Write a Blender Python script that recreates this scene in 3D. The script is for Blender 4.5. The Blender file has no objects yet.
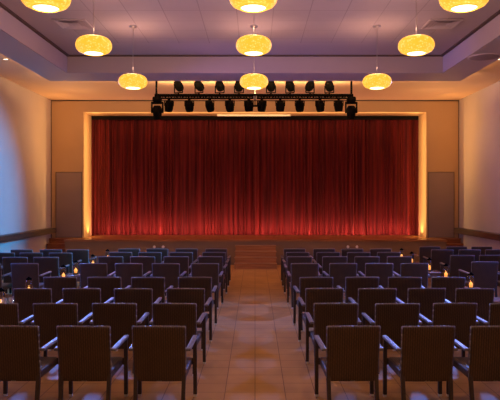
import bpy, bmesh, math, random
from mathutils import Vector, Matrix
random.seed(7)
sc = bpy.context.scene
COL = sc.collection
PI = math.pi

# ------------------------------------------------------------------ helpers
def link(o, parent=None):
    COL.objects.link(o)
    if parent is not None:
        o.parent = parent
    return o

def box(bm, x0, x1, y0, y1, z0, z1, bev=0.0, M=None):
    r = bmesh.ops.create_cube(bm, size=1.0)
    vs = r['verts']
    for v in vs:
        v.co = Vector(((x0+x1)/2 + v.co.x*(x1-x0), (y0+y1)/2 + v.co.y*(y1-y0), (z0+z1)/2 + v.co.z*(z1-z0)))
    es = list({e for v in vs for e in v.link_edges})
    if bev > 0:
        r2 = bmesh.ops.bevel(bm, geom=es, offset=bev, segments=2, affect='EDGES', profile=0.5)
        vs = list({v for f in r2['faces'] for v in f.verts} | {v for v in vs if v.is_valid})
    if M is not None:
        for v in vs:
            v.co = M @ v.co
    return vs

def bar(bm, a, b, w, h, bev=0.0, up=(0, 0, 1)):
    """box section bar from a to b, width w, height h"""
    a, b = Vector(a), Vector(b)
    d = b - a
    L = d.length
    z = d.normalized()
    u = Vector(up)
    if abs(u.dot(z)) > 0.98:
        u = Vector((0, 1, 0))
    x = u.cross(z).normalized()
    y = z.cross(x)
    R = Matrix((x, y, z)).transposed().to_4x4()
    M = Matrix.Translation((a+b)/2) @ R
    return box(bm, -w/2, w/2, -h/2, h/2, -L/2, L/2, bev, M)

def cyl(bm, a, b, r0, r1=None, n=12, caps=True):
    a, b = Vector(a), Vector(b)
    r1 = r0 if r1 is None else r1
    d = b - a
    z = d.normalized()
    u = Vector((0, 0, 1)) if abs(z.z) < 0.98 else Vector((0, 1, 0))
    x = u.cross(z).normalized()
    y = z.cross(x)
    ra, rb = [], []
    for i in range(n):
        t = 2*PI*i/n
        o = x*math.cos(t) + y*math.sin(t)
        ra.append(bm.verts.new(a + o*r0))
        rb.append(bm.verts.new(b + o*r1))
    for i in range(n):
        j = (i+1) % n
        bm.faces.new((ra[i], ra[j], rb[j], rb[i]))
    if caps:
        bm.faces.new(ra[::-1])
        bm.faces.new(rb)

def lathe(bm, prof, n=24, c=(0, 0, 0), M=None):
    rings = []
    for (r, z) in prof:
        ring = []
        if r < 1e-5:
            p = Vector((c[0], c[1], c[2]+z))
            ring = [bm.verts.new(M @ p if M else p)]
        else:
            for i in range(n):
                t = 2*PI*i/n
                p = Vector((c[0]+r*math.cos(t), c[1]+r*math.sin(t), c[2]+z))
                ring.append(bm.verts.new(M @ p if M else p))
        rings.append(ring)
    for A, B in zip(rings, rings[1:]):
        for i in range(n):
            j = (i+1) % n
            if len(A) == 1 and len(B) == 1:
                continue
            if len(A) == 1:
                bm.faces.new((A[0], B[j], B[i]))
            elif len(B) == 1:
                bm.faces.new((A[i], A[j], B[0]))
            else:
                bm.faces.new((A[i], A[j], B[j], B[i]))

def obj(name, bm, mat, parent=None, smooth=False, loc=None):
    bmesh.ops.recalc_face_normals(bm, faces=bm.faces[:])
    me = bpy.data.meshes.new(name)
    bm.to_mesh(me)
    bm.free()
    me.materials.append(mat)
    if smooth:
        for p in me.polygons:
            p.use_smooth = True
    o = bpy.data.objects.new(name, me)
    if loc is not None:
        o.location = loc
    return link(o, parent)

def tag(o, label, cat, group=None, kind=None):
    o['label'] = label
    o['category'] = cat
    if group:
        o['group'] = group
    if kind:
        o['kind'] = kind
    return o

def thing(name, label, cat, loc=(0, 0, 0), rz=0.0, group=None):
    o = bpy.data.objects.new(name, None)
    o.empty_display_size = 0.1
    link(o)
    o.location = loc
    o.rotation_euler = (0, 0, rz)
    return tag(o, label, cat, group)

def struct(name, bm, mat, smooth=False):
    o = obj(name, bm, mat, None, smooth)
    o['kind'] = 'structure'
    return o

KIDS = {}
def kids(o):
    return [c for c in o.children]

def copy_thing(o, loc, rz, label, group=None):
    r = o.copy()
    COL.objects.link(r)
    r.location = loc
    r.rotation_euler = (0, 0, rz)
    r['label'] = label
    if group:
        r['group'] = group
    for ch in list(o.children):
        c = ch.copy()
        COL.objects.link(c)
        c.parent = r
        for g in list(ch.children):
            d = g.copy()
            COL.objects.link(d)
            d.parent = c
    return r

# ---------------------------------------------------------------- materials
def new_mat(name):
    m = bpy.data.materials.new(name)
    m.use_nodes = True
    nt = m.node_tree
    b = nt.nodes['Principled BSDF']
    return m, nt, b

def N(nt, t, **kw):
    n = nt.nodes.new(t)
    for k, v in kw.items():
        setattr(n, k, v)
    return n

def paint(name, col, rough=0.6, var=0.06, scale=3.0, bump=0.0, bscale=60, metal=0.0, spec=0.5):
    m, nt, b = new_mat(name)
    tc = N(nt, 'ShaderNodeTexCoord')
    nz = N(nt, 'ShaderNodeTexNoise')
    nz.inputs['Scale'].default_value = scale
    nz.inputs['Detail'].default_value = 4
    nt.links.new(tc.outputs['Object'], nz.inputs['Vector'])
    r = N(nt, 'ShaderNodeValToRGB')
    r.color_ramp.elements[0].position = 0.3
    r.color_ramp.elements[1].position = 0.7
    r.color_ramp.elements[0].color = (*[c*(1-var) for c in col], 1)
    r.color_ramp.elements[1].color = (*[min(1, c*(1+var)) for c in col], 1)
    nt.links.new(nz.outputs['Fac'], r.inputs['Fac'])
    nt.links.new(r.outputs['Color'], b.inputs['Base Color'])
    b.inputs['Roughness'].default_value = rough
    b.inputs['Metallic'].default_value = metal
    b.inputs['Specular IOR Level'].default_value = spec
    if bump > 0:
        n2 = N(nt, 'ShaderNodeTexNoise')
        n2.inputs['Scale'].default_value = bscale
        nt.links.new(tc.outputs['Object'], n2.inputs['Vector'])
        bp = N(nt, 'ShaderNodeBump')
        bp.inputs['Strength'].default_value = bump
        bp.inputs['Distance'].default_value = 0.01
        nt.links.new(n2.outputs['Fac'], bp.inputs['Height'])
        nt.links.new(bp.outputs['Normal'], b.inputs['Normal'])
    return m

def wood(name, c0, c1, rough=0.4, axis_scale=(1, 12, 12), spec=0.5):
    m, nt, b = new_mat(name)
    tc = N(nt, 'ShaderNodeTexCoord')
    mp = N(nt, 'ShaderNodeMapping')
    mp.inputs['Scale'].default_value = axis_scale
    nt.links.new(tc.outputs['Object'], mp.inputs['Vector'])
    nz = N(nt, 'ShaderNodeTexNoise')
    nz.inputs['Scale'].default_value = 2.0
    nz.inputs['Detail'].default_value = 6
    nt.links.new(mp.outputs['Vector'], nz.inputs['Vector'])
    r = N(nt, 'ShaderNodeValToRGB')
    r.color_ramp.elements[0].position = 0.35
    r.color_ramp.elements[1].position = 0.65
    r.color_ramp.elements[0].color = (*c0, 1)
    r.color_ramp.elements[1].color = (*c1, 1)
    nt.links.new(nz.outputs['Fac'], r.inputs['Fac'])
    nt.links.new(r.outputs['Color'], b.inputs['Base Color'])
    b.inputs['Roughness'].default_value = rough
    b.inputs['Specular IOR Level'].default_value = spec
    return m

def wicker(name, c0, c1, kx=68.0, kz=55.0, rough=0.45, spec=0.5):
    """basket weave: vertical stakes with alternating strands"""
    m, nt, b = new_mat(name)
    tc = N(nt, 'ShaderNodeTexCoord')
    sp = N(nt, 'ShaderNodeSeparateXYZ')
    nt.links.new(tc.outputs['Object'], sp.inputs[0])
    def mth(op, a, bb=None):
        n = N(nt, 'ShaderNodeMath', operation=op)
        for i, v in enumerate((a, bb)):
            if v is None:
                continue
            if isinstance(v, (int, float)):
                n.inputs[i].default_value = v
            else:
                nt.links.new(v, n.inputs[i])
        return n.outputs[0]
    xx = mth('ADD', sp.outputs['X'], mth('MULTIPLY', sp.outputs['Y'], 0.0))
    zz = mth('ADD', sp.outputs['Z'], sp.outputs['Y'])
    sx = mth('ABSOLUTE', mth('SINE', mth('MULTIPLY', xx, kx*2)))
    wv = mth('MULTIPLY', mth('SINE', mth('MULTIPLY', xx, kx*2)), mth('SINE', mth('MULTIPLY', zz, kz*3)))
    h = mth('ADD', mth('MULTIPLY', sx, 0.85), mth('MULTIPLY', wv, 0.15))
    nz = N(nt, 'ShaderNodeTexNoise')
    nz.inputs['Scale'].default_value = 7
    nt.links.new(tc.outputs['Object'], nz.inputs['Vector'])
    f = mth('ADD', mth('MULTIPLY', h, 0.75), mth('MULTIPLY', nz.outputs['Fac'], 0.35))
    r = N(nt, 'ShaderNodeValToRGB')
    r.color_ramp.elements[0].position = 0.1
    r.color_ramp.elements[1].position = 0.85
    r.color_ramp.elements[0].color = (*c0, 1)
    r.color_ramp.elements[1].color = (*c1, 1)
    nt.links.new(f, r.inputs['Fac'])
    nt.links.new(r.outputs['Color'], b.inputs['Base Color'])
    bp = N(nt, 'ShaderNodeBump')
    bp.inputs['Strength'].default_value = 0.5
    bp.inputs['Distance'].default_value = 0.004
    nt.links.new(h, bp.inputs['Height'])
    nt.links.new(bp.outputs['Normal'], b.inputs['Normal'])
    b.inputs['Roughness'].default_value = rough
    b.inputs['Specular IOR Level'].default_value = spec
    return m

def grid_mat(name, c0, c1, grout, px, py, ox=0.0, oy=0.0, gw=0.012, rough=0.35, var_scale=1.2, spec=0.5, bump=0.25, vary=0.06):
    m, nt, b = new_mat(name)
    tc = N(nt, 'ShaderNodeTexCoord')
    mp = N(nt, 'ShaderNodeMapping')
    mp.inputs['Location'].default_value = (ox, oy, 0)
    nt.links.new(tc.outputs['Object'], mp.inputs['Vector'])
    br = N(nt, 'ShaderNodeTexBrick')
    br.offset = 0.0
    br.squash = 1.0
    br.inputs['Scale'].default_value = 1.0
    br.inputs['Brick Width'].default_value = px
    br.inputs['Row Height'].default_value = py
    br.inputs['Mortar Size'].default_value = gw/2
    br.inputs['Mortar Smooth'].default_value = 0.1
    br.inputs['Bias'].default_value = 0.0
    nt.links.new(mp.outputs['Vector'], br.inputs['Vector'])
    nz = N(nt, 'ShaderNodeTexNoise')
    nz.inputs['Scale'].default_value = var_scale
    nz.inputs['Detail'].default_value = 5
    nt.links.new(tc.outputs['Object'], nz.inputs['Vector'])
    r = N(nt, 'ShaderNodeValToRGB')
    r.color_ramp.elements[0].position = 0.35
    r.color_ramp.elements[1].position = 0.65
    r.color_ramp.elements[0].color = (*c0, 1)
    r.color_ramp.elements[1].color = (*c1, 1)
    nt.links.new(nz.outputs['Fac'], r.inputs['Fac'])
    nt.links.new(r.outputs['Color'], br.inputs['Color1'])
    mx = N(nt, 'ShaderNodeMix', data_type='RGBA', blend_type='MULTIPLY')
    mx.inputs[0].default_value = 1.0
    nt.links.new(r.outputs['Color'], mx.inputs[6])
    mx.inputs[7].default_value = (1-vary, 1-vary, 1-vary, 1)
    nt.links.new(mx.outputs[2], br.inputs['Color2'])
    br.inputs['Mortar'].default_value = (*grout, 1)
    nt.links.new(br.outputs['Color'], b.inputs['Base Color'])
    b.inputs['Roughness'].default_value = rough
    b.inputs['Specular IOR Level'].default_value = spec
    if bump:
        inv = N(nt, 'ShaderNodeMath', operation='SUBTRACT')
        inv.inputs[0].default_value = 1.0
        nt.links.new(br.outputs['Fac'], inv.inputs[1])
        bp = N(nt, 'ShaderNodeBump')
        bp.inputs['Strength'].default_value = bump
        bp.inputs['Distance'].default_value = 0.004
        nt.links.new(inv.outputs[0], bp.inputs['Height'])
        nt.links.new(bp.outputs['Normal'], b.inputs['Normal'])
    return m

def emis(name, col, strength):
    m, nt, b = new_mat(name)
    b.inputs['Base Color'].default_value = (*col, 1)
    b.inputs['Emission Color'].default_value = (*col, 1)
    b.inputs['Emission Strength'].default_value = strength
    return m

def shade_mat():
    """woven bamboo lamp shade, lit from inside"""
    m, nt, b = new_mat('woven_lamp_shade')
    tc = N(nt, 'ShaderNodeTexCoord')
    vo = N(nt, 'ShaderNodeTexVoronoi')
    vo.inputs['Scale'].default_value = 26
    nt.links.new(tc.outputs['Object'], vo.inputs['Vector'])
    nz = N(nt, 'ShaderNodeTexNoise')
    nz.inputs['Scale'].default_value = 22
    nz.inputs['Detail'].default_value = 4
    nt.links.new(tc.outputs['Object'], nz.inputs['Vector'])
    ad = N(nt, 'ShaderNodeMath', operation='ADD')
    nt.links.new(vo.outputs['Distance'], ad.inputs[0])
    nt.links.new(nz.outputs['Fac'], ad.inputs[1])
    r = N(nt, 'ShaderNodeValToRGB')
    e = r.color_ramp.elements
    e[0].position, e[1].position = 0.45, 1.25
    e[0].position = 0.42
    e[0].color = (1.0, 0.69, 0.22, 1)
    e[1].position = 0.98
    e[1].color = (0.84, 0.38, 0.02, 1)
    nt.links.new(ad.outputs[0], r.inputs['Fac'])
    nt.links.new(r.outputs['Color'], b.inputs['Emission Color'])
    b.inputs['Base Color'].default_value = (0.35, 0.22, 0.04, 1)
    b.inputs['Emission Strength'].default_value = 1.45
    b.inputs['Roughness'].default_value = 0.7
    return m

def glass_mat(name, tint, rough=0.05, alpha=0.25):
    m, nt, b = new_mat(name)
    b.inputs['Base Color'].default_value = (*tint, 1)
    b.inputs['Roughness'].default_value = rough
    b.inputs['Alpha'].default_value = alpha
    b.inputs['Specular IOR Level'].default_value = 0.6
    return m

M_wall = paint('cream_wall_paint', (0.45, 0.385, 0.33), 0.7, 0.03, 1.2, 0.05, 120)
M_front = paint('tan_front_wall_paint', (0.37, 0.225, 0.115), 0.7, 0.03, 1.2, 0.05, 120)
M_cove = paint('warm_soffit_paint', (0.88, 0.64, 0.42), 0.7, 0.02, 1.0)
M_ring = paint('pale_grey_bulkhead_paint', (0.62, 0.54, 0.57), 0.65, 0.02, 1.0)
M_riser = paint('mauve_riser_paint', (0.46, 0.37, 0.39), 0.7, 0.02, 1.0)
M_tray = paint('plain_ceiling_paint', (0.52, 0.44, 0.46), 0.75, 0.02, 1.0)
M_tile = grid_mat('ceiling_tiles', (0.50, 0.42, 0.44), (0.54, 0.46, 0.48), (0.38, 0.31, 0.33), 0.68, 0.68, 0.34, 0.1, 0.018, 0.8, 1.0, 0.2, 0.2, 0.05)
M_edge = paint('brown_tray_edge', (0.10, 0.06, 0.045), 0.6, 0.05)
M_shadow_line = paint('painted_shadow_line', (0.05, 0.026, 0.015), 0.6, 0.05)
M_floor = grid_mat('tan_floor_tiles', (0.44, 0.24, 0.085), (0.54, 0.30, 0.11), (0.15, 0.07, 0.03), 0.333, 0.333, 0.0, 0.1, 0.008, 0.55, 1.6, 0.3, 0.3, 0.06)
M_panel = paint('mauve_wall_panel', (0.20, 0.135, 0.12), 0.6, 0.04, 2)
M_fascia = paint('stage_front_paint', (0.20, 0.125, 0.07), 0.6, 0.05, 2)
M_deck = wood('stage_boards', (0.20, 0.085, 0.03), (0.34, 0.15, 0.055), 0.35, (0.6, 10, 10))
M_step = wood('step_boards', (0.28, 0.11, 0.035), (0.42, 0.18, 0.06), 0.45, (0.8, 9, 14))
M_redstep = wood('red_brown_steps', (0.17, 0.05, 0.02), (0.27, 0.085, 0.03), 0.45, (0.8, 9, 14))
M_rail = wood('dark_rail_wood', (0.035, 0.018, 0.010), (0.075, 0.036, 0.02), 0.4, (12, 0.8, 12))
M_black = paint('black_metal', (0.003, 0.003, 0.003), 0.9, 0.1, spec=0.02)
M_blackcloth = paint('black_cloth', (0.006, 0.005, 0.006), 0.95, 0.1, spec=0.1)
M_lens = paint('dark_lens_glass', (0.01, 0.01, 0.012), 0.25, 0.05)
M_chrome = paint('brushed_steel', (0.55, 0.5, 0.48), 0.3, 0.05, metal=1.0)
M_cap = paint('steel_foot_caps', (0.75, 0.72, 0.7), 0.3, 0.05)
M_wick = wicker('brown_wicker', (0.010, 0.006, 0.004), (0.080, 0.044, 0.023), rough=0.42, spec=0.5)
M_arm = paint('pale_highlight_wrap', (0.15, 0.13, 0.135), 0.36, 0.25, 60, 0.3, 200, spec=0.8)  # paler than the wicker, so the lit arm tops are in the colour
M_leg = paint('dark_leg_wrap', (0.045, 0.028, 0.02), 0.45, 0.2, 60, 0.2, 200)
M_table = wicker('table_wicker', (0.06, 0.03, 0.02), (0.16, 0.09, 0.06))
M_ttop = paint('table_top_glass', (0.30, 0.20, 0.18), 0.2, 0.05)
M_white = paint('white_casing', (0.80, 0.76, 0.70), 0.5, 0.02)
M_shade = shade_mat()
M_bulb = emis('lamp_diffuser', (1.0, 0.93, 0.66), 4.0)
M_shaderim = emis('lit_shade_rim', (0.95, 0.55, 0.06), 0.7)
M_flame = emis('candle_flame', (1.0, 0.40, 0.07), 2.3)
M_wax = emis('lit_candle_wax', (1.0, 0.36, 0.06), 1.6)
M_glass = glass_mat('smoky_glass', (0.10, 0.055, 0.03), 0.08, 0.35)
M_clear = glass_mat('clear_glass', (0.75, 0.68, 0.62), 0.05, 0.35)
M_down = emis('downlight_lamp', (1.0, 0.78, 0.55), 5.0)
M_pane = paint('dusk_window_glass', (0.03, 0.05, 0.12), 0.1, 0.05)
M_disc = paint('round_speaker_grille', (0.40, 0.31, 0.33), 0.7, 0.03)

def curtain_mat():
    m, nt, b = new_mat('red_velvet')
    tc = N(nt, 'ShaderNodeTexCoord')
    mp = N(nt, 'ShaderNodeMapping')
    mp.inputs['Scale'].default_value = (9, 1, 0.25)
    nt.links.new(tc.outputs['Object'], mp.inputs['Vector'])
    nz = N(nt, 'ShaderNodeTexNoise')
    nz.inputs['Scale'].default_value = 1.5
    nz.inputs['Detail'].default_value = 4
    nt.links.new(mp.outputs['Vector'], nz.inputs['Vector'])
    r = N(nt, 'ShaderNodeValToRGB')
    r.color_ramp.elements[0].position = 0.3
    r.color_ramp.elements[1].position = 0.7
    r.color_ramp.elements[0].color = (0.032, 0.003, 0.004, 1)  # dark vertical streaks put extra fold shade into the velvet's colour
    r.color_ramp.elements[1].color = (0.120, 0.009, 0.010, 1)
    nt.links.new(nz.outputs['Fac'], r.inputs['Fac'])
    nt.links.new(r.outputs['Color'], b.inputs['Base Color'])
    b.inputs['Roughness'].default_value = 0.85
    b.inputs['Specular IOR Level'].default_value = 0.15
    b.inputs['Sheen Weight'].default_value = 0.15
    b.inputs['Sheen Tint'].default_value = (0.8, 0.1, 0.08, 1)
    return m
M_curtain = curtain_mat()

# ------------------------------------------------------------ the dimensions
WX = 6.84          # side walls
YF = 20.8          # front (stage) wall
YB = -4.0          # wall behind the camera
HS = 5.42          # soffit height
RB = 5.20          # bulkhead ring underside
RXo, RYo = 5.36, 16.2
RXi, RYi = 4.59, 15.15
HT = 5.61 + 0.02   # raised ceiling
STG = 0.80
SF = 19.8          # stage front
PX = 5.75          # half opening
PH = 5.02

# floor
bm = bmesh.new(); box(bm, -WX-.2, WX+.2, YB-.2, 23.6, -0.2, 0.0)
struct('floor', bm, M_floor)

# side walls with tall windows (all of them nearer than the part the photo shows)
WIN = [(3.2, 5.4), (6.0, 8.6), (9.2, 11.8), (13.0, 15.4)]
WZ0, WZ1 = 0.12, 2.9
for s, nm in ((-1, 'left'), (1, 'right')):
    bm = bmesh.new()
    xa, xb = (s*WX, s*(WX+.2)) if s > 0 else (s*(WX+.2), s*WX)
    box(bm, xa, xb, YB-.2, 23.6, 0, WZ0)
    box(bm, xa, xb, YB-.2, 23.6, WZ1, HS)
    ys = [YB-.2] + [v for w in WIN for v in w] + [23.6]
    for i in range(0, len(ys), 2):
        box(bm, xa, xb, ys[i], ys[i+1], WZ0, WZ1)
    struct('wall_'+nm, bm, M_wall)
k = 0
for s in (-1, 1):
    for (a, b_) in WIN:
        k += 1
        bm = bmesh.new()
        x0 = s*(WX+.06); x1 = s*(WX+.14)
        xa, xb = min(x0, x1), max(x0, x1)
        box(bm, xa, xb, a, a+.06, WZ0, WZ1); box(bm, xa, xb, b_-.06, b_, WZ0, WZ1)
        box(bm, xa, xb, a, b_, WZ0, WZ0+.06); box(bm, xa, xb, a, b_, WZ1-.06, WZ1)
        box(bm, xa, xb, (a+b_)/2-.025, (a+b_)/2+.025, WZ0, WZ1)
        w = struct('window_%d' % k, bm, M_black)
        bm = bmesh.new()
        box(bm, min(s*(WX+.15), s*(WX+.17)), max(s*(WX+.15), s*(WX+.17)), a, b_, WZ0, WZ1)
        obj('pane', bm, M_pane, w)
bm = bmesh.new(); box(bm, -WX-.2, WX+.2, YB-.2, YB, 0, HS+.6)
struct('wall_back', bm, M_wall)

# front wall around the stage opening: one metre deep, so its reveals show
bm = bmesh.new()
box(bm, -WX, -PX, YF, YF+1.0, 0, HS)
box(bm, PX, WX, YF, YF+1.0, 0, HS)
box(bm, -PX, PX, YF, YF+1.0, PH, HS)
struct('wall_front', bm, M_front)
bm = bmesh.new(); box(bm, -WX-.2, WX+.2, 23.4, 23.6, 0, HS)
struct('wall_backstage', bm, M_blackcloth)

# ceiling: outer soffit, lower bulkhead ring, raised tiled tray
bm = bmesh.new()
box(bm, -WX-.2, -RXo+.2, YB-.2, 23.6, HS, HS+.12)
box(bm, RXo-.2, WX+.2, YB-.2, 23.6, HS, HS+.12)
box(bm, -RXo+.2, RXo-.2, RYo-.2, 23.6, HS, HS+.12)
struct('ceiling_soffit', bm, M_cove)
bm = bmesh.new()
YR = YB+1.2
def ring_quad(bm, z0, z1, xo, yo, xi, yi, yb):
    # two side pieces and one front piece, mitred
    for s in (-1, 1):
        v = [(s*xo, yb), (s*xo, yo), (s*xi, yi), (s*xi, yb)]
        lo = [bm.verts.new((x, y, z0)) for x, y in v]
        hi = [bm.verts.new((x, y, z1)) for x, y in v]
        bm.faces.new(lo); bm.faces.new(hi[::-1])
        for i in range(4):
            j = (i+1) % 4
            bm.faces.new((lo[i], hi[i], hi[j], lo[j]))
    v = [(-xo, yo), (xo, yo), (xi, yi), (-xi, yi)]
    lo = [bm.verts.new((x, y, z0)) for x, y in v]
    hi = [bm.verts.new((x, y, z1)) for x, y in v]
    bm.faces.new(lo); bm.faces.new(hi[::-1])
    for i in range(4):
        j = (i+1) % 4
        bm.faces.new((lo[i], hi[i], hi[j], lo[j]))
ring_quad(bm, RB+.05, HS+.12, RXo-.14, RYo-.14, RXi+.03, RYi+.03, YB-.1)
ring_quad(bm, RB, RB+.05, RXo, RYo, RXi+.03, RYi+.03, YB-.1)
struct('ceiling_bulkhead', bm, M_ring)
bm = bmesh.new()
ring_quad(bm, RB+.003, HT-.03, RXi+.03, RYi+.03, RXi, RYi, YB-.1)
struct('trim_1', bm, M_riser)
bm = bmesh.new()
ring_quad(bm, HT-.03, HT, RXi, RYi, RXi-.07, RYi-.07, YB-.1)
struct('trim_2', bm, M_edge)
bm = bmesh.new(); box(bm, -RXi-.3, RXi+.3, YB-.2, RYi+.3, HT, HT+.12)
struct('ceiling', bm, M_tray)
bm = bmesh.new(); box(bm, -RXi+.85, RXi-.85, YB, RYi-1.25, HT-.012, HT)
struct('ceiling_tiles', bm, M_tile)
# thin strip painted dark as the shadow line between front wall and soffit
bm = bmesh.new()
box(bm, -WX, WX, YF-.03, YF, HS-.035, HS)
struct('shadow_line_strip', bm, M_shadow_line)
# thin brown strips that paint the shade into the front wall's corners
bm = bmesh.new()
box(bm, -WX, -WX+.025, YF-.03, YF, 0, HS-.035)
box(bm, WX-.025, WX, YF-.03, YF, 0, HS-.035)
struct('corner_shade_strips', bm, M_edge)

# ---------------------------------------------------------------- the stage
t = thing('stage', 'low stage with wooden deck and tan front, below the red curtain', 'stage', (0, SF, 0))
bm = bmesh.new()
box(bm, -6.08, 6.12, 0.03, YF-SF-.002, 0, STG-.06)
box(bm, -PX+.002, PX-.002, YF-SF, YF-SF+2.5, 0, STG-.06)
obj('stage_front', bm, M_fascia, t)
bm = bmesh.new()
box(bm, -6.1, 6.14, 0.0, .998, STG-.06, STG)
box(bm, -PX+.002, PX-.002, 1.0, 3.4, STG-.06, STG)
obj('deck', bm, M_deck, t)
# centre steps
t = thing('stage_steps', 'wide wooden steps rising to the stage at the end of the aisle', 'steps', (0.02, 0, 0))
for i in range(4):
    z1 = STG*(4-i)/5
    y1 = SF-.01
    y0 = SF - .28*(i+1)
    bm = bmesh.new()
    if i < 3:
        box(bm, -.63, .63, y0, y0+.28, 0, z1-.035)
    else:
        box(bm, -.63, .63, y0, y0+.28, 0, z1-.035)
    obj('riser', bm, M_step, t)
    bm = bmesh.new()
    box(bm, -.65, .65, y0-.025, y0+.28 - (.01 if i == 0 else 0), z1-.035, z1, .008)
    obj('tread', bm, M_step, t)
# side steps at both ends of the stage
for s, lab in ((-1, 'reddish wooden steps at the left end of the stage, under the wall rail'),
               (1, 'reddish wooden steps at the right end of the stage, under the wall rail')):
    t = thing('side_steps', lab, 'steps', (s*6.49, YF, 0), 0, 'side steps of the stage')
    for i in range(5):
        z1 = STG - .16*i
        y1 = -.0 if i == 0 else -.25-.24*i+.02
        y0 = -.25-.24*i - (.0)
        y1 = -.01 if i == 0 else y0+.24
        bm = bmesh.new(); box(bm, -.325, .325, y0, y1, 0, z1-.04)
        obj('riser', bm, M_redstep, t)
        bm = bmesh.new(); box(bm, -.335, .335, y0-.02, y1-(.0 if i == 0 else .0), z1-.04, z1, .006)
        obj('tread', bm, M_redstep, t)
# wall rails
for s, lab in ((-1, 'dark wooden rail board along the blue-lit left wall'), (1, 'dark wooden rail board along the right wall')):
    bm = bmesh.new()
    x0, x1 = sorted((s*(WX-.24), s*(WX-.002)))
    box(bm, x0, x1, 8.0, 20.62, .98, 1.15, .008)
    o = obj('wall_rail', bm, M_rail)
    tag(o, lab, 'rail', 'wall rails')
# grey panels flush on the front wall
for s, lab in ((-1, 'mauve grey wall panel left of the stage curtain'), (1, 'mauve grey wall panel right of the stage curtain')):
    t = thing('wall_panel', lab, 'panel', (s*6.24+.0, YF, STG), 0, 'wall panels beside the stage')
    bm = bmesh.new(); box(bm, -.42, .42, -.03, 0, 0.02, 2.19, .006)
    obj('panel_face', bm, M_panel, t)
    bm = bmesh.new()
    box(bm, -.44, -.42, -.035, 0, 0.0, 2.21); box(bm, .42, .44, -.035, 0, 0.0, 2.21); box(bm, -.44, .44, -.035, 0, 2.19, 2.21)
    obj('panel_edge', bm, M_edge, t)
# small pale fittings on the stage front
for x, lab in ((-3.22, 'small round pale socket on the stage front, leftmost'), (-2.94, 'small round pale socket on the stage front, second from left'),
               (2.97, 'small round pale socket on the stage front, second from right'), (3.26, 'small round pale socket on the stage front, rightmost')):
    bm = bmesh.new(); cyl(bm, (x, SF+.0295, .575), (x, SF-.005, .575), .045, .04, 14)
    o = obj('socket', bm, M_white)
    tag(o, lab, 'socket', 'pale sockets on the stage front')

# -------------------------------------------------------------- the curtain
t = thing('stage_curtain', 'tall pleated red velvet curtain closing the stage', 'curtain', (0, 22.15, STG))
def pleats(x0, x1, seed):
    rnd = random.Random(seed)
    bm = bmesh.new()
    xs = []
    x = x0
    prof = []
    # folds of uneven width
    while x < x1:
        w = rnd.choice((.09, .12, .15, .2, .28))*rnd.uniform(.85, 1.15)
        a = rnd.uniform(.05, .13) if rnd.random() > .16 else rnd.uniform(.18, .26)
        b = rnd.uniform(.4, .6)
        for q in range(10):
            prof.append((x + w*q/10, a*abs(math.sin(PI*q/10))**.8 , rnd.uniform(-1, 1), w))
        x += w
    prof.append((x1, 0, 0, .1))
    prof = [p for p in prof if p[0] <= x1]
    HC = 4.25
    nz = 16
    rows = []
    drift = [rnd.uniform(-.02, .02) for _ in range(400)]
    for k in range(nz+1):
        z = .02 + (HC)*k/nz
        f = 1.0 - .35*(k/nz)
        row = []
        for i, (px, a, q, w) in enumerate(prof):
            d = drift[(i//10) % 400]*(1-k/nz)
            row.append(bm.verts.new((px + d, -a*f - .02*math.sin(px*1.1+seed), z)))
        rows.append(row)
    for A, B in zip(rows, rows[1:]):
        for i in range(len(A)-1):
            bm.faces.new((A[i], A[i+1], B[i+1], B[i]))
    return bm
o = obj('curtain_panel', pleats(-6.2, 0.06, 11), M_curtain, t, True)
o = obj('curtain_panel', pleats(-0.02, 6.2, 23), M_curtain, t, True)
o.location = (0, -.06, 0)
bm = bmesh.new(); box(bm, -6.3, 6.3, 21.84, 21.90, 4.90, HS-.02)
o = obj('black_valance', bm, M_blackcloth)
tag(o, 'narrow black cloth strip along the top of the red curtain', 'valance')
bm = bmesh.new(); box(bm, -1.30, 1.22, 21.3, 21.42, 4.955, PH-.002, .01)
o = obj('screen_case', bm, M_white)
tag(o, 'long white screen case under the top edge of the stage opening', 'screen case')

# ---------------------------------------------------------- pendant lanterns
def make_pendant(loc, label):
    t = thing('pendant_lamp', label, 'lamp', loc, 0, 'round woven pendant lamps')
    # lathe: z = 0 at bottom rim
    bm = bmesh.new()
    prof = [(.150, 0.0), (.200, .004), (.245, .026), (.276, .065), (.289, .11), (.286, .15), (.268, .195), (.235, .228), (.19, .25), (.12, .262), (.05, .265)]
    lathe(bm, prof, 40)
    obj('shade', bm, M_shade, t, True)
    bm = bmesh.new()
    lathe(bm, [(.150, .002), (.150, -.012), (.162, -.012), (.162, .004)], 32)
    obj('rim', bm, M_shaderim, t, True)
    bm = bmesh.new()
    lathe(bm, [(0, -.018), (.08, -.016), (.135, -.006), (.149, .004)], 32)
    obj('diffuser', bm, M_bulb, t, True)
    H = HT-.012-loc[2]
    bm = bmesh.new(); cyl(bm, (0, 0, .26), (0, 0, H-.03), .006, n=8)
    obj('cord', bm, M_chrome, t)
    bm = bmesh.new(); lathe(bm, [(0, H), (.075, H), (.075, H-.02), (.05, H-.035), (0, H-.038)], 20)
    obj('canopy', bm, M_chrome, t, True)
    return t
names = [('front row of lamps', 7.35, 2.48), ('second row of lamps', 10.0, 2.60), ('row of lamps nearest the stage', 12.5, 2.46)]
PEND = []
p0 = None
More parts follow.
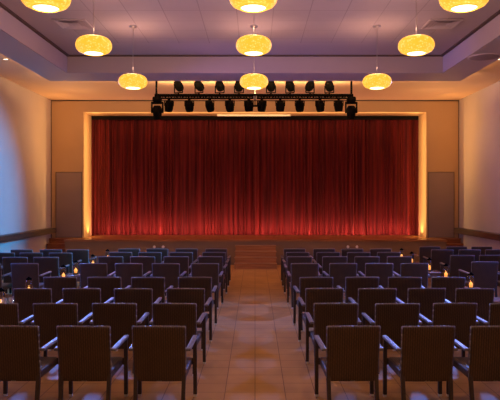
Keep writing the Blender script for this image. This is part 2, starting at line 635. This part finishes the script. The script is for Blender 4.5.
for rn, y, dx in names:
    for s, w in ((-1, 'left'), (0, 'middle'), (1, 'right')):
        if y == 7.35:
            zb = 2.17 + 188/620*y + .015
        elif y == 10.0:
            zb = 2.17 + 143/620*y + .015
        else:
            zb = 2.17 + 108.5/620*y + .015
        loc = (s*dx + (-.02 if s == 0 else 0), y, zb)
        lab = {7.35: 'yellow woven pendant lamp cut off by the top edge, %s one of three',
               10.0: 'yellow woven pendant lamp in the middle row, %s one of three',
               12.5: 'smaller looking yellow woven pendant lamp nearest the stage, %s one of three'}[y] % w
        if p0 is None:
            p0 = make_pendant(loc, lab); o = p0
        else:
            # same drop from the ceiling differs per row: rebuild when the cord length changes
            prev = [q for q in PEND if abs(q[1] - y) < .01]
            if prev:
                o = copy_thing(prev[0][0], loc, 0, lab)
            else:
                o = make_pendant(loc, lab)
        PEND.append((o, y, loc))

# ceiling fittings
def vent(x, y, lab):
    t = thing('air_vent', lab, 'vent', (x, y, HT-.012), 0, 'square ceiling vents')
    bm = bmesh.new()
    for (a, b_, w) in ((.33, .285, 0), ):
        box(bm, -.33, .33, -.33, -.29, -.02, 0); box(bm, -.33, .33, .29, .33, -.02, 0)
        box(bm, -.33, -.29, -.29, .29, -.02, 0); box(bm, .29, .33, -.29, .29, -.02, 0)
    obj('frame', bm, M_tray, t)
    bm = bmesh.new(); box(bm, -.29, .29, -.29, .29, -.004, -.001)
    obj('backing', bm, M_riser, t)
    for r in (.24, .17, .10):
        bm = bmesh.new()
        for k in range(4):
            R = Matrix.Rotation(k*PI/2, 4, 'Z')
            v = [R @ Vector(p) for p in ((-r, -r, -.006), (r, -r, -.006), (r+.045, -r-.045, -.022), (-r-.045, -r-.045, -.022))]
            bm.faces.new([bm.verts.new(p) for p in v])
        obj('louvre', bm, M_tray, t)
vent(-3.62, 12.35, 'square louvred air vent in the ceiling tiles, left side')
vent(3.72, 12.35, 'square louvred air vent in the ceiling tiles, right side')
def downlight(x, y, z, lab):
    t = thing('downlight', lab, 'downlight', (x, y, z), 0, 'small recessed downlights')
    bm = bmesh.new(); lathe(bm, [(.075, 0), (.075, -.012), (.05, -.012), (.05, 0)], 20)
    obj('trim_ring', bm, M_white, t, True)
    bm = bmesh.new(); lathe(bm, [(0, -.006), (.05, -.006)], 20)
    obj('lamp', bm, M_down, t)
downlight(-5.87, 14.6, HS, 'tiny bright downlight in the left side of the outer ceiling')
downlight(5.76, 14.6, HS, 'tiny bright downlight in the right side of the outer ceiling')
t = thing('ceiling_speaker', 'flat round ceiling speaker in the right bulkhead', 'speaker', (4.95, 13.4, RB))
bm = bmesh.new(); lathe(bm, [(0, -.02), (.29, -.018), (.31, -.012), (.31, 0)], 36)
obj('grille', bm, M_disc, t, True)
bm = bmesh.new(); lathe(bm, [(.31, -.014), (.335, -.01), (.335, 0)], 36)
obj('ring', bm, M_ring, t, True)

# ------------------------------------------------------------ lighting truss
TY = 17.3
TZ = 2.17 + 100.3/620*TY
t = thing('lighting_truss', 'long black lighting truss hung in front of the stage', 'truss', (0, TY, TZ))
TX0, TX1 = -2.78, 2.72
for (y, z) in ((-.11, .035), (.11, .035), (0, -.045)):
    bm = bmesh.new(); cyl(bm, (TX0, y, z), (TX1, y, z), .027, n=10)
    obj('chord', bm, M_black, t, True)
bm = bmesh.new()
n = 34
for i in range(n):
    xa = TX0 + (TX1-TX0)*i/n; xb = TX0 + (TX1-TX0)*(i+1)/n; xm = (xa+xb)/2
    for y in (-.11, .11):
        cyl(bm, (xa, y, .035), (xm, 0, -.045), .009, n=6, caps=False)
        cyl(bm, (xm, 0, -.045), (xb, y, .035), .009, n=6, caps=False)
    cyl(bm, (xa, -.11, .035), (xb, .11, .035), .009, n=6, caps=False)
obj('lattice', bm, M_black, t)
for x in (TX0+.03, 0.0, TX1-.03):
    bm = bmesh.new(); cyl(bm, (x, 0, 0), (x, 0, HS-TZ), .03 if abs(x) > .5 else .012, n=10)
    cyl(bm, (x, 0, -.07), (x, 0, .06), .055, n=10)
    obj('hanger_rod', bm, M_black if abs(x) > .5 else M_chrome, t)
bm = bmesh.new(); cyl(bm, (0, -.12, -.26), (0, -.12, .05), .012, n=8); box(bm, -.17, .17, -.15, -.09, -.30, -.25, .01)
obj('centre_bracket', bm, M_black, t)

def make_par(name, label, group, up, loc, tilt, yaw):
    t = thing(name, label, 'spotlight', loc, yaw, group)
    zc = .26 if up else -.20
    s = 1 if up else -1
    # yoke
    bm = bmesh.new()
    bar(bm, (-.125, 0, s*.06), (-.125, 0, zc), .03, .012)
    bar(bm, (.125, 0, s*.06), (.125, 0, zc), .03, .012)
    bar(bm, (-.131, 0, s*.06), (.131, 0, s*.06), .03, .012, up=(0, 1, 0))
    obj('yoke', bm, M_black, t)
    bm = bmesh.new(); cyl(bm, (0, 0, -.03 if up else .03), (0, 0, s*.075), .02, n=8); box(bm, -.035, .035, -.04, .04, -.03, .03, .006)
    obj('clamp', bm, M_black, t)
    R = Matrix.Translation((0, 0, zc)) @ Matrix.Rotation(tilt, 4, 'X') @ Matrix.Scale(1.1, 4)
    bm = bmesh.new()
    lathe(bm, [(0, -.15), (.05, -.145), (.085, -.118), (.105, -.06), (.112, 0), (.109, .06), (.098, .11), (.09, .135), (.082, .135), (.082, .10), (0, .10)], 18, M=R)
    b = obj('housing', bm, M_black, t, False)
    bm = bmesh.new(); lathe(bm, [(0, .105), (.082, .105)], 18, M=R)
    obj('lens', bm, M_lens, b)
    return t
wx = lambda px, y: (px-255)/620*y
first = None
upx = (178.5, 199, 219.7, 239, 271, 290, 310, 329.3)
ordn = ['first', 'second', 'third', 'fourth', 'fifth', 'sixth', 'seventh', 'eighth', 'ninth', 'tenth']
for i, px in enumerate(upx):
    make_par('spotlight', 'black stage spotlight standing up on top of the truss, %s from the left' % ordn[i], 'spotlights standing on the truss',
             True, (wx(px, TY), TY, TZ+.05), math.radians(-118 + random.uniform(-10, 10)), random.uniform(-.5, .5))
lox = (169, 189.3, 209.8, 229.8, 248.8, 261.8, 280.3, 299.7, 320, 338.6)
for i, px in enumerate(lox):
    make_par('spotlight', 'black stage spotlight hanging under the truss, %s from the left' % ordn[i], 'spotlights hanging under the truss',
             False, (wx(px, TY-.02), TY-.02, TZ-.065), math.radians(-158 + random.uniform(-12, 12)), random.uniform(-.4, .4))
for px, lab in ((157.3, 'large black moving head light at the left end of the truss'), (351.2, 'large black moving head light at the right end of the truss')):
    t = thing('moving_spotlight', lab, 'spotlight', (wx(px, TY-.1), TY-.1, TZ-.05), 0, 'moving head lights')
    t.scale = (1.12, 1.12, 1.25)
    bm = bmesh.new(); box(bm, -.11, .11, -.10, .10, -.09, .02, .03); cyl(bm, (0, 0, .02), (0, 0, .09), .04, n=10)
    obj('base', bm, M_black, t)
    bm = bmesh.new()
    for s in (-1, 1):
        bar(bm, (s*.135, 0, -.09), (s*.135, 0, -.34), .08, .035, .01, up=(1, 0, 0))
    box(bm, -.15, .15, -.05, .05, -.135, -.09, .01)
    obj('yoke', bm, M_black, t)
    R = Matrix.Translation((0, 0, -.30)) @ Matrix.Rotation(math.radians(-165), 4, 'X')
    bm = bmesh.new(); lathe(bm, [(0, -.13), (.08, -.125), (.112, -.07), (.118, 0), (.105, .09), (.10, .16), (.085, .16), (.085, .13), (0, .13)], 18, M=R)
    h = obj('head', bm, M_black, t, False)
    bm = bmesh.new(); lathe(bm, [(0, .135), (.084, .135)], 18, M=R)
    obj('lens', bm, M_lens, h)

# ------------------------------------------------------------------- chairs
def make_chair(label):
    t = thing('wicker_armchair', label, 'chair')
    # backrest: slightly reclined, slightly dished panel with rounded rim
    bm = bmesh.new()
    nx, nz = 12, 12
    th = .034
    def bp(u, v, side):
        x = -.262 + .524*u
        z = .315 + .56*v
        y = -.245 - .075*v - .018*(1-(2*u-1)**2)
        xx = x*(1.0 - .02*(1-v))
        return Vector((xx, y + (th if side else 0.0), z + .006*(1-(2*u-1)**2)*v))
    G = []
    for side in (0, 1):
        G.append([[bm.verts.new(bp(i/nx, j/nz, side)) for i in range(nx+1)] for j in range(nz+1)])
    for side in (0, 1):
        g = G[side]
        for j in range(nz):
            for i in range(nx):
                bm.faces.new((g[j][i], g[j][i+1], g[j+1][i+1], g[j+1][i]))
    def strip(a, b_):
        for i in range(len(a)-1):
            bm.faces.new((a[i], a[i+1], b_[i+1], b_[i]))
    strip(G[0][0], G[1][0]); strip(G[0][nz], G[1][nz])
    strip([r[0] for r in G[0]], [r[0] for r in G[1]]); strip([r[nx] for r in G[0]], [r[nx] for r in G[1]])
    bmesh.ops.recalc_face_normals(bm, faces=bm.faces[:])
    es = [e for e in bm.edges if len(e.link_faces) == 2 and e.calc_face_angle(0) > 1.0]
    bmesh.ops.bevel(bm, geom=es, offset=.010, segments=2, affect='EDGES', profile=.5)
    back = obj('backrest', bm, M_wick, t, True)
    bm = bmesh.new(); box(bm, -.022, .022, -.251, -.262, .322, .340, .003)
    obj('tag_plate', bm, M_cap, back)
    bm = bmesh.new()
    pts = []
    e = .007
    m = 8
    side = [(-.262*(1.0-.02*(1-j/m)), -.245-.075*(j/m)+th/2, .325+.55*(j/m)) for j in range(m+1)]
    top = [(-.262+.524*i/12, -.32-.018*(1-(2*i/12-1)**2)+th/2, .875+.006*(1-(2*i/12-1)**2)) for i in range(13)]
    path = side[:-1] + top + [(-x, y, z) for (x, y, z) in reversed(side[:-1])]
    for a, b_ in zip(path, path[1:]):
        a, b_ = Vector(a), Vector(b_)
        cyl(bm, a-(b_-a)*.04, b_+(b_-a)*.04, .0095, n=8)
    obj('rim_highlight', bm, M_arm, back, True)  # pale tube added to paint the light along the backrest's edge
    # seat with woven apron, slightly crowned
    bm = bmesh.new()
    box(bm, -.268, .268, -.235, .275, .335, .432, .022)
    obj('seat', bm, M_wick, t, True)
    # arms
    for s in (-1, 1):
        bm = bmesh.new()
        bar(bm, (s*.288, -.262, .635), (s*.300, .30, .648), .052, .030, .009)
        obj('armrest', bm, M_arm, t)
        # front leg rises to the arm
        bm = bmesh.new()
        bar(bm, (s*.302, .262, .025), (s*.300, .262, .636), .040, .040, .006, up=(0, 1, 0))
        box(bm, min(s*.26, s*.30), max(s*.26, s*.30), .245, .28, .35, .42, .004)
        lg = obj('leg', bm, M_leg, t)
        bm = bmesh.new(); box(bm, s*.302-.018, s*.302+.018, .244, .28, 0, .028, .003)
        obj('foot_cap', bm, M_cap, lg)
        bm = bmesh.new()
        bar(bm, (s*.238, -.285, .025), (s*.243, -.232, .40), .040, .040, .006, up=(0, 1, 0))
        lg = obj('leg', bm, M_leg, t)
        bm = bmesh.new(); box(bm, s*.238-.018, s*.238+.018, -.306, -.27, 0, .028, .003)
        obj('foot_cap', bm, M_cap, lg)
    return t

rows = [6.18, 7.50, 8.73, 9.96, 12.02, 13.40, 14.44, 15.40]
rown = ['nearest', 'second', 'third', 'fourth', 'fifth', 'sixth', 'seventh', 'farthest']
coln = ['aisle seat', 'second from the aisle', 'third from the aisle', 'fourth from the aisle']
spots = []
for r, z in enumerate(rows):
    for s, side, xs in ((-1, 'left', (.96, 1.71, 2.43, 3.14)), (1, 'right', (.975, 1.715, 2.42, 3.11))):
        for c, x in enumerate(xs):
            if (x-.32)*620/z > 256:
                continue
            spots.append((s*x, z+.31, 'dark brown wicker armchair in the %s row, %s on the %s' % (rown[r], coln[c], side),
                          'armchairs in the %s block' % side))
wcol = ['first', 'second', 'third']
for r, (z, xs) in enumerate(((12.02, (4.48, 5.18)), (13.25, (4.48, 5.15, 5.85)), (14.3, (4.48, 5.15, 5.82)), (15.15, (4.34, 5.0, 5.7)))):
    for c, x in enumerate(xs):
        spots.append((-x, z+.31, 'dark wicker armchair beyond the left candle tables, %s out, %s row there' % (wcol[c], ['first', 'second', 'third', 'last'][r]), 'armchairs by the left wall'))
for r, (z, xs) in enumerate(((12.35, (4.58, 5.25)), (13.7, (4.58, 5.24, 5.9)), (15.15, (4.58, 5.24, 5.9)), (16.06, (4.53, 5.22, 5.88)))):
    for c, x in enumerate(xs):
        if (x-.32)*620/z > 248:
            continue
        spots.append((x, z+.31, 'dark wicker armchair beyond the right candle tables, %s out, %s row there' % (wcol[c], ['first', 'second', 'third', 'last'][r]), 'armchairs by the right wall'))
proto = None
for (x, y, lab, grp) in spots:
    loc = (x+random.uniform(-.012, .012), y+random.uniform(-.015, .015), 0)
    rz = random.uniform(-.03, .03)
    if proto is None:
        proto = make_chair(lab)
        proto.location = loc; proto.rotation_euler = (0, 0, rz); proto['group'] = grp
    else:
        copy_thing(proto, loc, rz, lab, grp)

# --------------------------------------------------- candle tables, lanterns
TH = .52
def make_table(loc, label, group):
    t = thing('side_table', label, 'table', loc, 0, group)
    bm = bmesh.new(); box(bm, -.21, .21, -.21, .21, TH-.03, TH, .006)
    obj('table_top', bm, M_ttop, t)
    bm = bmesh.new(); box(bm, -.20, .20, -.20, .20, TH-.13, TH-.03)
    obj('apron', bm, M_table, t)
    for sx in (-1, 1):
        for sy in (-1, 1):
            bm = bmesh.new(); box(bm, sx*.18-.022, sx*.18+.022, sy*.18-.022, sy*.18+.022, 0, TH-.13)
            obj('leg', bm, M_leg, t)
    return t
def make_lantern(loc, label, group):
    t = thing('candle_lantern', label, 'candle', loc, 0, group)
    bm = bmesh.new(); lathe(bm, [(0, 0), (.055, 0), (.055, .012), (.03, .022), (.03, .03), (0, .03)], 20)
    obj('base', bm, M_black, t, True)
    bm = bmesh.new(); lathe(bm, [(.05, .02), (.058, .06), (.058, .20), (.05, .23), (.046, .25)], 20)
    obj('glass_chimney', bm, M_glass, t, True)
    bm = bmesh.new(); lathe(bm, [(.046, .25), (.05, .255), (.05, .268), (.02, .285), (.012, .30), (0, .302)], 16)
    obj('cap', bm, M_black, t, True)
    bm = bmesh.new(); lathe(bm, [(0, .03), (.03, .03), (.03, .075), (0, .075)], 16)
    obj('candle', bm, M_wax, t, True)
    bm = bmesh.new(); lathe(bm, [(0, .06), (.026, .068), (.034, .085), (.024, .105), (0, .135)], 12)
    obj('flame', bm, M_flame, t, True)
    return t
def add_light(name, kind, loc, energy, col, **kw):
    l = bpy.data.lights.new(name, kind)
    l.energy = energy
    l.color = col
    for k, v in kw.items():
        setattr(l, k, v)
    o = bpy.data.objects.new(name, l)
    link(o)
    o.location = loc
    o['kind'] = 'helper'
    return o
def aim(o, target):
    d = Vector(target) - Vector(o.location)
    o.rotation_euler = d.to_track_quat('-Z', 'Y').to_euler()

tp = lp = None
cnt = ['nearest', 'second', 'third', 'fourth', 'fifth', 'farthest']
for s, side, X, zs in ((-1, 'left', 3.83, (9.2, 10.5, 12.4, 13.25, 14.65, 16.1)), (1, 'right', 3.88, (10.0, 11.14, 12.6, 13.8, 15.35, 16.4))):
    for i, z in enumerate(zs):
        X_ = X - .06 if (s < 0 and i == 0) else X
        lab = 'small square wicker side table between the %s chairs, %s of its line' % (side, cnt[i])
        loc = (s*X_, z, 0)
        if tp is None:
            tp = make_table(loc, lab, 'candle tables')
        else:
            copy_thing(tp, loc, 0, lab, 'candle tables')
        if s > 0 and i == 0:
            continue
        lab = 'dark glass candle lantern with lit flame, %s in the %s line of tables' % (cnt[i], side)
        loc = (s*X_, z, TH)
        if lp is None:
            lp = make_lantern(loc, lab, 'candle lanterns')
        else:
            copy_thing(lp, loc, random.uniform(0, 3), lab, 'candle lanterns')
        add_light('candle_light', 'POINT', (s*X_, z, TH+.12), .7, (1, .48, .14), shadow_soft_size=.02)
# glasses on the tables at both edges of the picture
gp = None
for (x, y, lab) in ((-3.69, 9.12, 'clear tumbler beside the nearest left candle lantern, inner one'), (-3.61, 9.18, 'clear tumbler beside the nearest left candle lantern, outer one'),
                    (3.76, 9.95, 'clear tumbler on the nearest right side table')):
    if gp is None:
        gp = thing('drinking_glass', lab, 'glass', (x, y, TH), 0, 'clear tumblers')
        bm = bmesh.new(); lathe(bm, [(0, 0), (.026, 0), (.033, .02), (.037, .16), (.034, .16), (.030, .02), (0, .015)], 18)
        obj('tumbler', bm, M_clear, gp, True)
    else:
        copy_thing(gp, (x, y, TH), 0, lab, 'clear tumblers')

# ------------------------------------------------------------------- lights
WARM = (1.0, 0.62, 0.28)
AMB = (1.0, 0.50, 0.16)
BLUE = (0.07, 0.20, 1.0)
PURP = (0.42, 0.28, 1.0)
# pendants
for o, y, loc in PEND:
    add_light('pendant_light', 'POINT', (loc[0], loc[1], loc[2]-.12), 9.0 if y < 9 else 3.5, (1.0, .58, .24), shadow_soft_size=.14)
    add_light('ceiling_fill', 'POINT', (loc[0], loc[1], loc[2]+.42), 26.0, (1.0, .54, .36), shadow_soft_size=.1)  # extra point over each shade, added to brighten the ceiling
# bare unseen points, added to light the chair backs; no lamps built here
for y in (4.0, 1.0):
    for x in (-2.5, 0, 2.5):
        add_light('pendant_light', 'POINT', (x, y, 4.5), 36.0 if x < 2 else 56.0, (1.0, .58, .24), shadow_soft_size=.14)
def area(name, loc, target, sx, sy, energy, col, spread=PI):
    o = add_light(name, 'AREA', loc, energy, col, shape='RECTANGLE', size=sx, size_y=sy, spread=spread)
    aim(o, target)
    return o
# cove strips on the outer side of the bulkhead
area('cove_light', (0, RYo-.09, RB+.056), (0, RYo+4, RB+1.8), 2*RXo, .06, 560, (1.0, .56, .24))
for s in (-1, 1):
    o = area('cove_light', (s*(RXo-.10), 12.5, RB+.075), (s*(RXo+2), 12.5, RB+.8), 7.0, .06, 25, AMB)
area('soffit_fill', (0, TY+.16, TZ+.07), (0, TY+1.0, TZ+2), 5.4, .05, 34, (1.0, .56, .25))  # strip added above the truss to even out the soffit, no batten built
# uplights at the feet of the stage reveals
for s in (-1, 1):
    o = add_light('jamb_light', 'SPOT', (s*(PX-.16), YF+.55, STG+.03), 60, (1.0, .60, .18), spot_size=1.9, spot_blend=1.0, shadow_soft_size=.05)
    aim(o, (s*(PX+.12), YF+.5, STG+2.0))
    area('jamb_strip', (s*(PX-.5), YF+.22, 2.9), (s*(PX+.5), YF+.6, 2.9), .05, 4.0, 42, (1, .58, .2))
area('head_strip', (0, YF+.12, PH-.12), (0, YF+.75, PH+1), 11.2, .05, 40, (1, .58, .2))
# added fills without fixtures, warming the wall either side of the stage
for s in (-1, 1):
    add_light('corner_fill', 'POINT', (s*5.6, 18.8, 4.2), 34, (1.0, .52, .20), shadow_soft_size=.4)
for s in (-1, 1):
    area('corner_fill_strip', (s*5.95, 19.5, 3.9), (s*6.8, 20.1, 3.9), .08, 2.6, 12, (1.0, .44, .10))
# footlights for the curtain
for i, x in enumerate((-5.0, -3.3, -1.6, 0.1, 1.8, 3.5, 5.0)):
    e = (9, 20, 20, 8, 15, 22, 12)[i]
    o = add_light('footlight', 'SPOT', (x, 21.62, STG+.03), e, (1.0, .36, .22), spot_size=2.3, spot_blend=1.0, shadow_soft_size=.08)
    aim(o, (x, 22.15, STG+.55))
area('foot_strip', (0, 21.62, STG+.03), (0, 22.1, STG+.7), 11.2, .05, 165, (1.0, .40, .27))
# dusk light at the windows
for s in (-1, 1):
    for (a, b_) in WIN:
        area('window_daylight', (s*(WX+.04), (a+b_)/2, (WZ0+WZ1)/2), (0, (a+b_)/2, (WZ0+WZ1)/2-1.2), b_-a-.1, WZ1-WZ0-.1, {3.2: 2, 6.0: 14, 9.2: 100, 13.0: 50}[a] * (1.15 if s > 0 else 1.0), BLUE, math.radians(120))
# colour wash on the side walls
o = add_light('wall_wash', 'SPOT', (6.0, 13.6, 4.7), 12000, (.0, .36, 1.0), spot_size=math.radians(33), spot_blend=.7, shadow_soft_size=.1)
aim(o, (-WX, 14.9, 1.7))
o = add_light('wall_wash', 'SPOT', (-6.0, 13.6, 4.7), 900, PURP, spot_size=math.radians(34), spot_blend=.8, shadow_soft_size=.1)
aim(o, (6.2, 15.5, 4.2))

for s in (-1, 1):  # unseen blue spots, added to rim the chairs from the stage side
    o = add_light('chair_rim_fill', 'SPOT', (s*5.3, 16.9, 4.7), 2100, (.14, .28, 1.0), spot_size=math.radians(62), spot_blend=.9, shadow_soft_size=.25)
    aim(o, (s*-.4, 7.6, .3))
w = bpy.data.worlds.new('dusk')
sc.world = w
w.use_nodes = True
w.node_tree.nodes['Background'].inputs[0].default_value = (.05, .08, .2, 1)
w.node_tree.nodes['Background'].inputs[1].default_value = .3

# ------------------------------------------------------------------- camera
cd = bpy.data.cameras.new('camera')
cam = bpy.data.objects.new('camera', cd)
link(cam)
cam.location = (0, 0, 2.17)
cam.rotation_euler = (PI/2, 0, 0)
cd.sensor_width = 36.0
cd.lens = 36*620/500
cd.shift_x = -5/500
cd.shift_y = -3/500
cd.clip_end = 100
sc.camera = cam
sc.view_settings.view_transform = 'Standard'
sc.view_settings.look = 'None'
sc.view_settings.gamma = 1
sc.view_settings.use_curve_mapping = False
sc.view_settings.exposure = 0.0
sc.cycles.use_denoising = True
sc.cycles.max_bounces = 6
sc.cycles.sample_clamp_indirect = 4
